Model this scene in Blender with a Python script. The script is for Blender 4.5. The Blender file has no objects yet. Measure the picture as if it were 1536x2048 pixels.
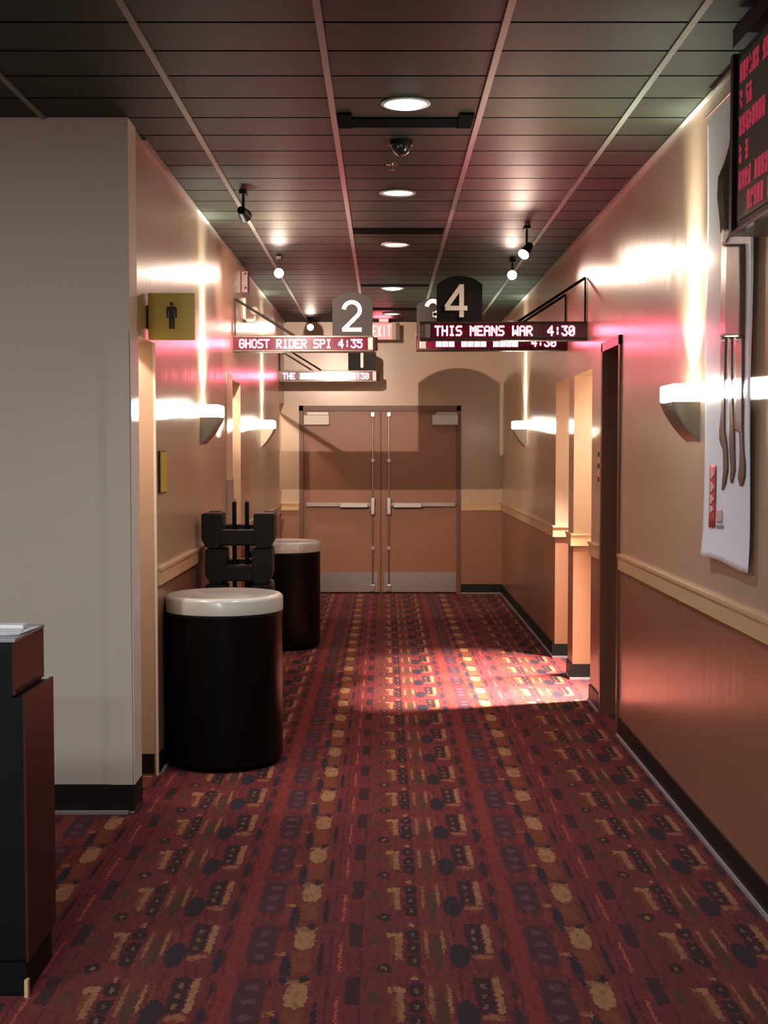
import bpy, bmesh, math, random
from mathutils import Vector, Matrix
random.seed(7)
PI = math.pi
S = bpy.context.scene
C = S.collection

# ------------------------------------------------------------------ camera
F_PX = 2600.0
PITCH = math.atan(121 / F_PX)
EYE = 1.557
cam = bpy.data.cameras.new('camera')
cam.sensor_fit = 'VERTICAL'
cam.sensor_height = 24.0
cam.lens = F_PX / 2048 * 24.0
cam.clip_start = 0.05
cam_o = bpy.data.objects.new('camera', cam)
C.objects.link(cam_o)
cam_o.location = (0, 0, EYE)
cam_o.rotation_euler = (PI / 2 - PITCH, 0, 0)
S.camera = cam_o

# ------------------------------------------------------------------ world, view
w = bpy.data.worlds.new('dim_interior'); S.world = w
w.use_nodes = True
w.node_tree.nodes['Background'].inputs[0].default_value = (0.75, 0.85, 1.0, 1)
w.node_tree.nodes['Background'].inputs[1].default_value = 0.02
S.view_settings.view_transform = 'Standard'
S.view_settings.look = 'None'
S.view_settings.exposure = 0.0
S.view_settings.gamma = 1.0
S.view_settings.use_curve_mapping = False

# light levels (W) and colours, all in one place
LOBBY_W, LOBBY_C = 85, (0.90, 0.95, 1.0)
DOWN_W, DOWN_COOL, DOWN_WARM = 7.0, (0.85, 0.88, 1.0), (1.0, 0.80, 0.68)
SCONCE_C = (1.0, 0.92, 0.74)
SCONCE_SLOT, SCONCE_BEAM, SCONCE_UP, SCONCE_SOFT = 0.55, 7.5, 16.0, 1.9
TRACK_C, TRACK_W = (1.0, 0.72, 0.56), 22
ALC_C = (1.0, 0.90, 0.82)
ALC_RIGHT_W, ALC_LEFT_W = 105, 14
LED_RGB, LED_STR = (1.0, 0.26, 0.38), 9.0

def light(kind, loc, energy, col, direction=None, **kw):
    ld = bpy.data.lights.new('light', kind)
    ld.energy = energy; ld.color = col
    for k, v in kw.items(): setattr(ld, k, v)
    o = bpy.data.objects.new('light', ld); C.objects.link(o)
    o.location = loc
    if direction: o.rotation_euler = Vector(direction).to_track_quat('-Z', 'Y').to_euler()
    return o

# ------------------------------------------------------------------ materials
def mat(name, col, rough=0.5, metal=0.0, spec=0.5, emit=None, estr=0.0, coat=0.0, coat_rough=0.1,
        var=0.0, vscale=6.0, bump=0.0, bscale=60.0, bdist=0.01):
    m = bpy.data.materials.new(name); m.use_nodes = True
    nt = m.node_tree; b = nt.nodes['Principled BSDF']
    b.inputs['Base Color'].default_value = (*col, 1)
    b.inputs['Roughness'].default_value = rough
    b.inputs['Metallic'].default_value = metal
    b.inputs['Specular IOR Level'].default_value = spec
    b.inputs['Coat Weight'].default_value = coat
    b.inputs['Coat Roughness'].default_value = coat_rough
    if emit:
        b.inputs['Emission Color'].default_value = (*emit, 1)
        b.inputs['Emission Strength'].default_value = estr
    tc = nt.nodes.new('ShaderNodeNewGeometry')
    if var:
        n = nt.nodes.new('ShaderNodeTexNoise'); n.inputs['Scale'].default_value = vscale
        n.inputs['Detail'].default_value = 4
        nt.links.new(tc.outputs['Position'], n.inputs['Vector'])
        r = nt.nodes.new('ShaderNodeMix'); r.data_type = 'RGBA'
        r.inputs[6].default_value = (*[c * (1 - var) for c in col], 1)
        r.inputs[7].default_value = (*[min(1, c * (1 + var)) for c in col], 1)
        nt.links.new(n.outputs['Fac'], r.inputs[0])
        nt.links.new(r.outputs[2], b.inputs['Base Color'])
    if bump:
        n = nt.nodes.new('ShaderNodeTexNoise'); n.inputs['Scale'].default_value = bscale
        n.inputs['Detail'].default_value = 2
        nt.links.new(tc.outputs['Position'], n.inputs['Vector'])
        bp = nt.nodes.new('ShaderNodeBump'); bp.inputs['Strength'].default_value = bump
        bp.inputs['Distance'].default_value = bdist
        nt.links.new(n.outputs['Fac'], bp.inputs['Height'])
        nt.links.new(bp.outputs[0], b.inputs['Normal'])
        if coat: nt.links.new(bp.outputs[0], b.inputs['Coat Normal'])
    return m

RAIL_Z0, RAIL_Z1 = 0.915, 1.0
def wall_material(name, up, lo, rough=0.32):
    """satin paint, lower dado in a darker colour, slight roller texture"""
    m = bpy.data.materials.new(name); m.use_nodes = True
    nt = m.node_tree; b = nt.nodes['Principled BSDF']; L = nt.links.new
    g = nt.nodes.new('ShaderNodeNewGeometry')
    sx = nt.nodes.new('ShaderNodeSeparateXYZ'); L(g.outputs['Position'], sx.inputs[0])
    lt = nt.nodes.new('ShaderNodeMath'); lt.operation = 'LESS_THAN'; lt.inputs[1].default_value = RAIL_Z0 + .03
    L(sx.outputs[2], lt.inputs[0])
    n = nt.nodes.new('ShaderNodeTexNoise'); n.inputs['Scale'].default_value = 1.7; n.inputs['Detail'].default_value = 5
    L(g.outputs['Position'], n.inputs['Vector'])
    mx = nt.nodes.new('ShaderNodeMix'); mx.data_type = 'RGBA'
    mx.inputs[6].default_value = (*up, 1); mx.inputs[7].default_value = (*lo, 1)
    L(lt.outputs[0], mx.inputs[0])
    hv = nt.nodes.new('ShaderNodeHueSaturation')
    mr = nt.nodes.new('ShaderNodeMapRange'); mr.inputs[3].default_value = 0.9; mr.inputs[4].default_value = 1.1
    L(n.outputs['Fac'], mr.inputs[0]); L(mr.outputs[0], hv.inputs['Value'])
    L(mx.outputs[2], hv.inputs['Color']); L(hv.outputs[0], b.inputs['Base Color'])
    b.inputs['Roughness'].default_value = rough
    b.inputs['Specular IOR Level'].default_value = 0.6
    b.inputs['Coat Weight'].default_value = 0.35; b.inputs['Coat Roughness'].default_value = 0.2
    # gentle waviness of the plasterboard: long vertical ripples
    mp = nt.nodes.new('ShaderNodeMapping'); mp.inputs['Scale'].default_value = (1, 7, 0.8)
    L(g.outputs['Position'], mp.inputs['Vector'])
    n2 = nt.nodes.new('ShaderNodeTexNoise'); n2.inputs['Scale'].default_value = 1.0; n2.inputs['Detail'].default_value = 3
    L(mp.outputs[0], n2.inputs['Vector'])
    bp = nt.nodes.new('ShaderNodeBump'); bp.inputs['Strength'].default_value = 0.5; bp.inputs['Distance'].default_value = 0.008
    L(n2.outputs['Fac'], bp.inputs['Height'])
    L(bp.outputs[0], b.inputs['Normal']); L(bp.outputs[0], b.inputs['Coat Normal'])
    return m

M = {}
M['wall'] = wall_material('corridor_paint', (0.52, 0.365, 0.24), (0.30, 0.135, 0.073))
M['white_wall'] = mat('offwhite_paint', (0.66, 0.59, 0.50), 0.5, var=.03, bump=.15, bscale=90, bdist=.002)
M['jamb'] = mat('beige_jamb_paint', (0.56, 0.36, 0.23), 0.4, var=.04)
M['rail'] = mat('cream_rail_paint', (0.62, 0.42, 0.22), 0.4, var=.06)
M['base'] = mat('dark_vinyl_base', (0.010, 0.008, 0.007), 0.5, var=.2, spec=.25)
M['edge_glint'] = mat('grey_carpet_edge_glint', (0.30, 0.26, 0.26), 0.45)
M['ceil'] = None
M['tbar'] = mat('ceiling_grid_paint', (0.15, 0.15, 0.13), 0.35)
M['black'] = mat('black_plastic', (0.006, 0.006, 0.006), 0.45, var=.2, spec=.25)
M['can'] = mat('black_gloss_can', (0.002, 0.002, 0.002), 0.3, spec=.18)
M['lid'] = mat('grey_white_plastic_lid', (0.50, 0.49, 0.42), 0.28, coat=.4, var=.03)
M['rim_inner'] = mat('lid_inside', (0.38, 0.37, 0.32), 0.5)
M['booster'] = mat('charcoal_moulded_plastic', (0.012, 0.012, 0.011), 0.5, spec=.3, var=.25, bump=.2, bscale=150)
M['door'] = mat('terracotta_door_paint', (0.31, 0.135, 0.075), 0.38, var=.05, vscale=2)
M['frame'] = mat('brown_door_frame', (0.16, 0.065, 0.035), 0.4, var=.08)
M['steel'] = mat('brushed_steel', (0.52, 0.50, 0.46), 0.28, metal=1.0, var=.12, vscale=14)
M['dull_steel'] = mat('dull_steel', (0.30, 0.27, 0.24), 0.4, metal=.8, var=.12)
M['closer'] = mat('silver_painted_closer', (0.55, 0.52, 0.48), 0.4, metal=.2)
M['chrome'] = mat('chrome', (0.8, 0.8, 0.78), 0.12, metal=1.0)
M['plate'] = mat('dark_grey_sign_panel', (0.014, 0.0125, 0.012), 0.5, spec=.15, var=.05)
M['digit'] = mat('white_raised_numeral', (0.86, 0.84, 0.78), 0.4)
M['ledbox'] = mat('dark_brown_sign_housing', (0.055, 0.030, 0.026), 0.25, metal=.3)
M['acrylic'] = mat('dark_red_acrylic', (0.10, 0.006, 0.020), 0.10, coat=.6)
M['ledcap'] = mat('grey_sign_end_cap', (0.30, 0.24, 0.23), 0.3, metal=.3)
M['led'] = mat('lit_led_dots', (0.3, .05, .08), 0.5, emit=LED_RGB, estr=LED_STR)
M['board'] = mat('black_board_face', (0.020, 0.014, 0.015), 0.35)
M['boardled'] = mat('dim_red_led_blocks', (0.10, .01, .02), 0.5, emit=(0.9, 0.05, 0.12), estr=0.30, var=.4, vscale=180)
M['board_under'] = mat('olive_board_underside', (0.16, 0.13, 0.085), 0.35, metal=.2)
M['yellow'] = mat('yellow_sign_plastic', (0.62, 0.46, 0.035), 0.4, var=.04)
M['pict'] = mat('dark_brown_pictogram', (0.02, 0.012, 0.005), 0.5)
M['exit_face'] = mat('exit_sign_face', (0.75, 0.62, 0.55), 0.4, emit=(1.0, 0.10, 0.20), estr=0.75)
M['exit_letter'] = mat('exit_sign_letter', (0.9, 0.8, 0.7), 0.4, emit=(1.0, 0.80, 0.66), estr=0.95)
M['exit_case'] = mat('exit_sign_case', (0.62, 0.50, 0.38), 0.4)
M['exit_back'] = mat('exit_sign_side', (0.10, 0.05, 0.02), 0.4)
M['sconce'] = mat('brushed_nickel_sconce', (0.36, 0.34, 0.27), 0.34, metal=.85, var=.06)
M['glow'] = mat('sconce_frosted_glass_lit', (0.9, 0.9, 0.8), 0.4, emit=(1.0, 0.95, 0.80), estr=14)
M['down_cool'] = mat('cool_lamp_face', (0.9, 0.9, 1), 0.4, emit=(0.80, 0.84, 1.0), estr=9)
M['down_warm'] = mat('warm_lamp_face', (1, 0.9, 0.9), 0.4, emit=(1.0, 0.84, 0.76), estr=2.2)
M['bulb'] = mat('track_bulb_face', (1, 0.9, 0.85), 0.4, emit=(1.0, 0.80, 0.68), estr=14)
M['ring'] = mat('downlight_trim', (0.30, 0.28, 0.27), 0.4)
M['white_plastic'] = mat('white_plastic', (0.55, 0.48, 0.42), 0.35)
M['grey_guard'] = mat('grey_corner_guard', (0.40, 0.37, 0.32), 0.4)
M['bead_and_caught_light'] = mat('cream_bead_and_caught_light', (0.80, 0.68, 0.52), 0.4)
M['banner'] = mat('white_vinyl_banner', (0.86, 0.92, 1.0), 0.45, coat=.3, coat_rough=.2)
M['print_dark'] = mat('banner_print_black', (0.008, 0.006, 0.006), 0.7, spec=.05)
M['print_brown'] = mat('banner_print_brown', (0.15, 0.075, 0.055), 0.35, coat=.2, coat_rough=.15, var=.3, vscale=8)
M['print_skin'] = mat('banner_print_dusky_skin', (0.12, 0.065, 0.045), 0.4, coat=.25, coat_rough=.15, var=.25, vscale=9)
M['print_red'] = mat('banner_print_red', (0.55, 0.07, 0.06), 0.4)
M['print_pink'] = mat('banner_print_pale_pink', (0.72, 0.45, 0.42), 0.4)
M['print_grey'] = mat('banner_print_grey', (0.33, 0.33, 0.36), 0.4)
M['podium'] = mat('black_podium_laminate', (0.004, 0.004, 0.006), 0.5, spec=.2)
M['mahogany'] = mat('mahogany_side', (0.050, 0.012, 0.008), 0.4, var=.3, vscale=5, spec=.3)
M['podium_top'] = mat('grey_podium_top', (0.30, 0.31, 0.34), 0.3)
M['paper'] = mat('white_paper', (0.8, 0.8, 0.8), 0.6)
M['dark_fixture'] = mat('dark_red_brown_fixture', (0.07, 0.015, 0.014), 0.3)
M['vent'] = mat('black_air_slot', (0.003, 0.003, 0.003), 0.9, spec=.02)

# ---- ceiling tiles: dark olive, transverse score lines every 0.3045 m
def ceiling_material():
    m = bpy.data.materials.new('dark_ceiling_tile'); m.use_nodes = True
    nt = m.node_tree; b = nt.nodes['Principled BSDF']; L = nt.links.new
    g = nt.nodes.new('ShaderNodeNewGeometry')
    sx = nt.nodes.new('ShaderNodeSeparateXYZ'); L(g.outputs['Position'], sx.inputs[0])
    def mth(op, a, c=None, d=None):
        n = nt.nodes.new('ShaderNodeMath'); n.operation = op
        for i, v in enumerate((a, c, d)):
            if v is None: continue
            if isinstance(v, (int, float)): n.inputs[i].default_value = v
            else: L(v, n.inputs[i])
        return n.outputs[0]
    ph = mth('PINGPONG', mth('SUBTRACT', sx.outputs[1], 4.326), 0.3045 / 2)
    line = mth('LESS_THAN', ph, 0.008)
    L(mth('MULTIPLY', mth('SUBTRACT', 1.0, line), 0.18), b.inputs['Specular IOR Level'])
    idx = mth('FLOOR', mth('DIVIDE', mth('SUBTRACT', sx.outputs[1], 4.326), 0.3045))
    idy = mth('FLOOR', mth('DIVIDE', mth('ADD', sx.outputs[0], 0.821), 0.61))
    cb = nt.nodes.new('ShaderNodeCombineXYZ'); L(idx, cb.inputs[0]); L(idy, cb.inputs[1])
    wn = nt.nodes.new('ShaderNodeTexWhiteNoise'); L(cb.outputs[0], wn.inputs['Vector'])
    mr = nt.nodes.new('ShaderNodeMapRange'); mr.inputs[3].default_value = .85; mr.inputs[4].default_value = 1.15
    L(wn.outputs['Value'], mr.inputs[0])
    mx = nt.nodes.new('ShaderNodeMix'); mx.data_type = 'RGBA'
    mx.inputs[6].default_value = (0.019, 0.023, 0.016, 1); mx.inputs[7].default_value = (0.003, 0.003, 0.003, 1)
    L(line, mx.inputs[0])
    hv = nt.nodes.new('ShaderNodeHueSaturation'); L(mr.outputs[0], hv.inputs['Value'])
    L(mx.outputs[2], hv.inputs['Color']); L(hv.outputs[0], b.inputs['Base Color'])
    b.inputs['Roughness'].default_value = 0.5
    return m
M['ceil'] = ceiling_material()

# ---- carpet: a 0.88 x 0.432 m repeat of leaves, vases, chains and stripes
def carpet_material():
    m = bpy.data.materials.new('patterned_carpet'); m.use_nodes = True
    nt = m.node_tree; b = nt.nodes['Principled BSDF']; L = nt.links.new
    g = nt.nodes.new('ShaderNodeNewGeometry')
    PU, PV = 0.88, 0.432
    def mth(op, a, c=None, d=None, clamp=False):
        n = nt.nodes.new('ShaderNodeMath'); n.operation = op; n.use_clamp = clamp
        for i, v in enumerate((a, c, d)):
            if v is None: continue
            if isinstance(v, (int, float)): n.inputs[i].default_value = v
            else: L(v, n.inputs[i])
        return n.outputs[0]
    def noise(scale, detail=3, vec=None, sc=(1, 1, 1)):
        mp = nt.nodes.new('ShaderNodeMapping'); mp.inputs['Scale'].default_value = sc
        L(vec or g.outputs['Position'], mp.inputs['Vector'])
        n = nt.nodes.new('ShaderNodeTexNoise'); n.inputs['Scale'].default_value = scale; n.inputs['Detail'].default_value = detail
        L(mp.outputs[0], n.inputs['Vector']); return n
    # wobble so that woven edges are not ruler-straight
    wob = noise(60, 4)
    ws = nt.nodes.new('ShaderNodeSeparateColor'); L(wob.outputs['Color'], ws.inputs[0])
    sx = nt.nodes.new('ShaderNodeSeparateXYZ'); L(g.outputs['Position'], sx.inputs[0])
    X = mth('ADD', sx.outputs[0], mth('MULTIPLY', mth('SUBTRACT', ws.outputs[0], 0.5), 0.032))
    Y = mth('ADD', sx.outputs[1], mth('MULTIPLY', mth('SUBTRACT', ws.outputs[1], 0.5), 0.08))
    def du(c): return mth('WRAP', mth('SUBTRACT', X, c), PU / 2, -PU / 2)
    def dv(c): return mth('WRAP', mth('SUBTRACT', Y, 3.793 + c), PV / 2, -PV / 2)
    cu, cv = {}, {}
    def DU(c):
        if c not in cu: cu[c] = mth('ABSOLUTE', du(c))
        return cu[c]
    def DV(c):
        if c not in cv: cv[c] = mth('ABSOLUTE', dv(c))
        return cv[c]
    def box(u, wd, v, h):
        a = mth('LESS_THAN', DU(u), wd / 2)
        if h is None: return a
        return mth('MULTIPLY', a, mth('LESS_THAN', DV(v), h / 2))
    def oval(u, wd, v, h, p=2.0):
        return mth('LESS_THAN', mth('ADD', mth('POWER', mth('DIVIDE', DU(u), wd / 2), p), mth('POWER', mth('DIVIDE', DV(v), h / 2), p)), 1.0)
    def rgb(c): return (*c, 1)
    # vertical heather streaks as the ground, repeating with the weave
    cyc = nt.nodes.new('ShaderNodeCombineXYZ')
    L(mth('MULTIPLY', du(0.0), 1.0), cyc.inputs[0]); L(mth('MULTIPLY', dv(0.2), 0.13), cyc.inputs[1])
    st = noise(70, 3, cyc.outputs[0])
    ramp = nt.nodes.new('ShaderNodeValToRGB')
    e = ramp.color_ramp.elements
    e[0].position = .30; e[0].color = rgb((0.036, 0.010, 0.012))
    e[1].position = .72; e[1].color = rgb((0.20, 0.028, 0.020))
    x = e.new(.42); x.color = rgb((0.085, 0.013, 0.014))
    x = e.new(.55); x.color = rgb((0.135, 0.018, 0.019))
    L(st.outputs['Fac'], ramp.inputs[0])
    col = ramp.outputs['Color']
    def lay(mask, c, k=1.0):
        nonlocal col
        n = nt.nodes.new('ShaderNodeMix'); n.data_type = 'RGBA'
        f = mth('MULTIPLY', mask, k) if k != 1.0 else mask
        L(f, n.inputs[0]); L(col, n.inputs[6])
        if isinstance(c, tuple): n.inputs[7].default_value = rgb(c)
        else: L(c, n.inputs[7])
        col = n.outputs[2]
    CREAM, ORANGE, DARK, NAVY, OLIVE, RED, PURPLE = ((0.29, 0.14, 0.060), (0.16, 0.040, 0.013), (0.015, 0.009, 0.010),
        (0.012, 0.012, 0.018), (0.055, 0.028, 0.016), (0.19, 0.026, 0.017), (0.040, 0.015, 0.020))
    # wide tonal bands
    lay(box(-0.245, .085, 0, None), (0.12, 0.026, 0.012), .45)
    lay(box(0.42, .042, 0, None), RED, .6)
    lay(box(-0.14, .13, 0, None), (0.13, 0.016, 0.020), .55)
    lay(box(0.0, .10, 0, None), (0.10, 0.022, 0.011), .45)
    lay(box(0.16, .08, 0, None), (0.12, 0.028, 0.012), .4)
    # vase and orange body
    lay(box(-0.253, .060, .11, .17), ORANGE, .8)
    lay(oval(-0.253, .064, .29, .17, 3.0), CREAM)
    lay(box(-0.253, .070, .385, .03), CREAM, .6)
    lay(oval(-0.235, .030, .41, .055), DARK)
    lay(box(-0.32, .035, .17, .022), CREAM, .8)
    lay(oval(-0.298, .034, .045, .24, 1.5), NAVY)
    lay(oval(-0.195, .018, .13, .26), DARK)
    lay(box(-0.165, .006, .2, .34), DARK, .8)
    lay(box(-0.135, .008, .15, .25), (0.34, 0.075, 0.04), .8)
    # charcoal block with speckle
    lay(box(-0.09, .042, .33, .20), DARK, .9)
    lay(box(-0.07, .006, .1, .2), DARK, .8)
    # eye, flag and faint block
    lay(box(-0.03, .040, .28, .08), OLIVE, .8)
    lay(oval(0.0, .048, .06, .075), DARK)
    lay(oval(0.0, .016, .06, .025), CREAM, .8)
    lay(box(0.035, .050, .33, .040), CREAM, .9)
    lay(box(0.046, .022, .23, .20), CREAM, .7)
    lay(box(0.028, .016, .23, .14), ORANGE, .9)
    # chain with studs
    for vc in (.12, .22, .33):
        lay(oval(0.093, .044, vc, .095, 4.0), DARK)
        lay(oval(0.093, .012, vc, .026), CREAM, .55)
    lay(oval(0.090, .018, .415, .035), CREAM)
    # streaks, leaf and round seed
    lay(oval(0.135, .014, .25, .24), CREAM, .6)
    lay(oval(0.165, .034, .18, .28), OLIVE, .9)
    lay(oval(0.188, .012, .27, .22), CREAM, .8)
    lay(oval(0.215, .010, .30, .16), ORANGE, .9)
    lay(oval(0.234, .064, .16, .20, 2.0), NAVY)
    # second chain with cream bar
    lay(box(0.288, .050, .30, .25), DARK, .92)
    for vc in (.22, .29, .36): lay(oval(0.288, .016, vc, .032), CREAM, .5)
    lay(box(0.330, .022, .30, .24), CREAM, .85)
    lay(box(0.305, .060, .145, .035), CREAM, .55)
    lay(oval(0.372, .026, .12, .20), NAVY, .95)
    lay(oval(0.378, .016, .33, .16), DARK, .8)
    # big purple block, dashes
    lay(oval(0.495, .084, .25, .33, 4.0), PURPLE, .95)
    for vc in (.15, .25, .35): lay(oval(0.495, .040, vc, .045), (0.11, 0.045, 0.06), .7)
    lay(box(0.55, .016, .2, .3), ORANGE, .5)
    # weft seam at every repeat
    lay(mth('LESS_THAN', DV(0.0), .006), (0.10, 0.02, 0.02), .6)
    # slubby darker yarns through everything
    sl = noise(26, 4, None, (2.2, .8, 1))
    rs = nt.nodes.new('ShaderNodeMapRange'); rs.inputs[1].default_value = .48; rs.inputs[2].default_value = .66
    rs.inputs[3].default_value = 0; rs.inputs[4].default_value = .40
    L(sl.outputs['Fac'], rs.inputs[0]); lay(rs.outputs[0], (0.045, 0.010, 0.010))
    # wool speckle
    sp = noise(700, 1)
    hv = nt.nodes.new('ShaderNodeHueSaturation')
    mr = nt.nodes.new('ShaderNodeMapRange'); mr.inputs[1].default_value = .3; mr.inputs[2].default_value = .7
    mr.inputs[3].default_value = .65; mr.inputs[4].default_value = 1.35
    L(sp.outputs['Fac'], mr.inputs[0]); L(mr.outputs[0], hv.inputs['Value']); L(col, hv.inputs['Color'])
    L(hv.outputs[0], b.inputs['Base Color'])
    b.inputs['Roughness'].default_value = .85
    b.inputs['Specular IOR Level'].default_value = .08
    b.inputs['Sheen Weight'].default_value = .08; b.inputs['Sheen Roughness'].default_value = .4
    b.inputs['Sheen Tint'].default_value = (1.0, .6, .6, 1)
    bp = nt.nodes.new('ShaderNodeBump'); bp.inputs['Strength'].default_value = .5; bp.inputs['Distance'].default_value = .004
    L(sp.outputs['Fac'], bp.inputs['Height']); L(bp.outputs[0], b.inputs['Normal'])
    return m
M['carpet'] = carpet_material()

# ------------------------------------------------------------------ mesh helpers
def bx(bm, x0, x1, y0, y1, z0, z1, bev=0.0):
    vs = [bm.verts.new((x, y, z)) for x in (x0, x1) for y in (y0, y1) for z in (z0, z1)]
    f = [(0, 1, 3, 2), (4, 6, 7, 5), (0, 4, 5, 1), (2, 3, 7, 6), (0, 2, 6, 4), (1, 5, 7, 3)]
    fs = [bm.faces.new([vs[i] for i in q]) for q in f]
    if bev:
        es = list({e for q in fs for e in q.edges})
        bmesh.ops.bevel(bm, geom=es, offset=bev, segments=2, affect='EDGES', profile=.6)
    return vs
def tube(bm, p, q, r, r2=None, n=16):
    p, q = Vector(p), Vector(q); d = q - p
    mt = Matrix.Translation((p + q) / 2) @ d.to_track_quat('Z', 'Y').to_matrix().to_4x4()
    bmesh.ops.create_cone(bm, cap_ends=True, segments=n, radius1=r, radius2=r if r2 is None else r2, depth=d.length, matrix=mt)
def lathe(bm, prof, n=64, cx=0, cy=0):
    rings = []
    for r, z in prof:
        rings.append([bm.verts.new((cx + r * math.cos(2 * PI * k / n), cy + r * math.sin(2 * PI * k / n), z)) for k in range(n)])
    for a, c in zip(rings, rings[1:]):
        for k in range(n): bm.faces.new((a[k], a[(k + 1) % n], c[(k + 1) % n], c[k]))
    bm.faces.new(rings[0][::-1]); bm.faces.new(rings[-1])
def prism(bm, pts, a0, a1, axis='y'):
    """extrude a 2-D outline; axis y: pts are (x,z); axis x: pts are (y,z); axis z: pts are (x,y)"""
    def P(u, v, t): return {'y': (u, t, v), 'x': (t, u, v), 'z': (u, v, t)}[axis]
    A = [bm.verts.new(P(u, v, a0)) for u, v in pts]; B = [bm.verts.new(P(u, v, a1)) for u, v in pts]
    bm.faces.new(A); bm.faces.new(B[::-1])
    n = len(pts)
    for i in range(n): bm.faces.new((A[i], B[i], B[(i + 1) % n], A[(i + 1) % n]))
def ribbon(bm, pts, wd, y0, y1, closed=False):
    """thick stroke through (x,z) points as a solid between depths y0 and y1"""
    n = len(pts); L_, R_ = [], []
    for i, p in enumerate(pts):
        a = Vector(pts[max(0, i - 1)]); c = Vector(pts[min(n - 1, i + 1)]); p = Vector(p)
        if 0 < i < n - 1:
            d1 = (p - a).normalized(); d2 = (c - p).normalized(); t = (d1 + d2).normalized()
            k = 1 / max(.5, t.dot(d1))
        else: t = (c - a).normalized(); k = 1
        nn = Vector((-t.y, t.x)) * wd / 2 * k
        L_.append(p + nn); R_.append(p - nn)
    for i in range(n - 1):
        prism(bm, [tuple(L_[i]), tuple(L_[i + 1]), tuple(R_[i + 1]), tuple(R_[i])], y0, y1)
def obj(name, bm, m, parent=None, smooth=False, kind=None):
    bmesh.ops.recalc_face_normals(bm, faces=bm.faces)
    me = bpy.data.meshes.new(name); bm.to_mesh(me); bm.free()
    me.materials.append(m)
    o = bpy.data.objects.new(name, me); C.objects.link(o)
    if smooth:
        for p in me.polygons: p.use_smooth = True
        mod = o.modifiers.new('edge', 'EDGE_SPLIT'); mod.split_angle = math.radians(38)
    if parent: o.parent = parent; o.matrix_parent_inverse = Matrix.Translation(-parent_origin(parent))
    if kind: o['kind'] = kind
    return o
def parent_origin(p):
    return p.location.copy() if p.type == 'EMPTY' else Vector((0, 0, 0))
def B(fn):
    bm = bmesh.new(); fn(bm); return bm
def boxes(*bb, bev=0.0):
    bm = bmesh.new()
    for q in bb: bx(bm, *q, bev=bev)
    return bm
def thing(name, label, cat, loc, group=None):
    o = bpy.data.objects.new(name, None); C.objects.link(o); o.location = loc
    o.empty_display_size = .05
    o['label'] = label; o['category'] = cat
    if group: o['group'] = group
    return o
def tag(o, label, cat, group=None):
    o['label'] = label; o['category'] = cat
    if group: o['group'] = group
    return o

# ------------------------------------------------------------------ the room shell
XL, XR, YF, CZ = -1.088, 1.29, 14.20, 2.961
HZ = 2.07                     # underside of opening headers
T = .15
obj('floor', boxes((-4.2, 3.4, -3.6, YF + .3, -.05, 0)), M['carpet'], kind='structure')
obj('ceiling', boxes((-4.2, 3.4, -3.6, YF + .3, CZ, CZ + .06)), M['ceil'], kind='structure')

bm = bmesh.new()
for k in range(-5, 4):
    x = -.821 + .61 * k
    bx(bm, x - .012, x + .012, -3.5, (5.54 if x < XL else YF), CZ - .008, CZ + .002)
obj('trim_1', bm, M['tbar'], kind='structure')
# wall angle along the corridor walls and the off-white wall
obj('trim_2', boxes((XL, XL + .022, 5.9, YF, CZ - .010, CZ), (XR - .022, XR, -3.4, YF, CZ - .010, CZ),), M['tbar'], kind='structure')

# left wall with three openings
R = -2.3
obj('wall_left', boxes(
    (XL - T, XL, 6.20, 9.30, 0, CZ), (XL - T, XL, 9.88, 13.55, 0, CZ),
    (XL - T, XL, 5.71, 6.20, HZ, CZ), (XL - T, XL, 9.30, 9.88, HZ, CZ), (XL - T, XL, 13.55, YF, HZ, CZ),
    (R, XL - T, 6.20, 6.35, 0, CZ), (R, XL - T, 9.15, 9.30, 0, CZ), (R, XL - T, 9.88, 10.03, 0, CZ), (R, XL - T, 13.40, 13.55, 0, CZ),
    (R - .1, R, 5.71, 6.35, 0, CZ), (R - .1, R, 9.15, 10.03, 0, CZ), (R - .1, R, 13.40, YF, 0, CZ)), M['wall'], kind='structure')
# off-white wall facing the lobby
obj('wall_lobby_front', boxes((-4.1, -1.078, 5.54, 5.71, 0, CZ)), M['white_wall'], kind='structure')
obj('trim_3', boxes((-1.176, -1.078, 5.533, 5.545, .125, 2.07), (-1.080, -1.072, 5.533, 5.70, .125, 2.07)), M['white_wall'], kind='structure')
obj('wall_lobby_left', boxes((-4.2, -4.1, -3.5, 5.71, 0, CZ)), M['white_wall'], kind='structure')
obj('wall_lobby_back', boxes((-4.2, 1.4, -3.6, -3.5, 0, CZ)), M['white_wall'], kind='structure')
# right wall: door recess and two openings
Q = 2.75
obj('wall_right', boxes(
    (XR, XR + T, -3.5, 7.10, 0, CZ), (XR, XR + T, 7.10, 7.67, 2.16, CZ), (XR, XR + T, 7.67, 8.08, 0, CZ),
    (XR, XR + T, 8.08, 8.84, HZ, CZ), (XR, XR + T, 8.84, 9.08, 0, CZ), (XR, XR + T, 9.08, 9.775, HZ, CZ), (XR, XR + T, 9.775, YF, 0, CZ),
    (XR + T, Q, 7.93, 8.08, 0, CZ), (XR + T, Q, 8.84, 9.08, 0, CZ), (XR + T, Q, 9.775, 9.93, 0, CZ), (Q, Q + .1, 7.93, 9.93, 0, CZ),
    (XR + T, XR + .5, 6.95, 7.10, 0, CZ), (XR + T, XR + .5, 7.67, 7.80, 0, CZ), (XR + .4, XR + .5, 7.10, 7.67, 0, CZ)), M['wall'], kind='structure')
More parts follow.
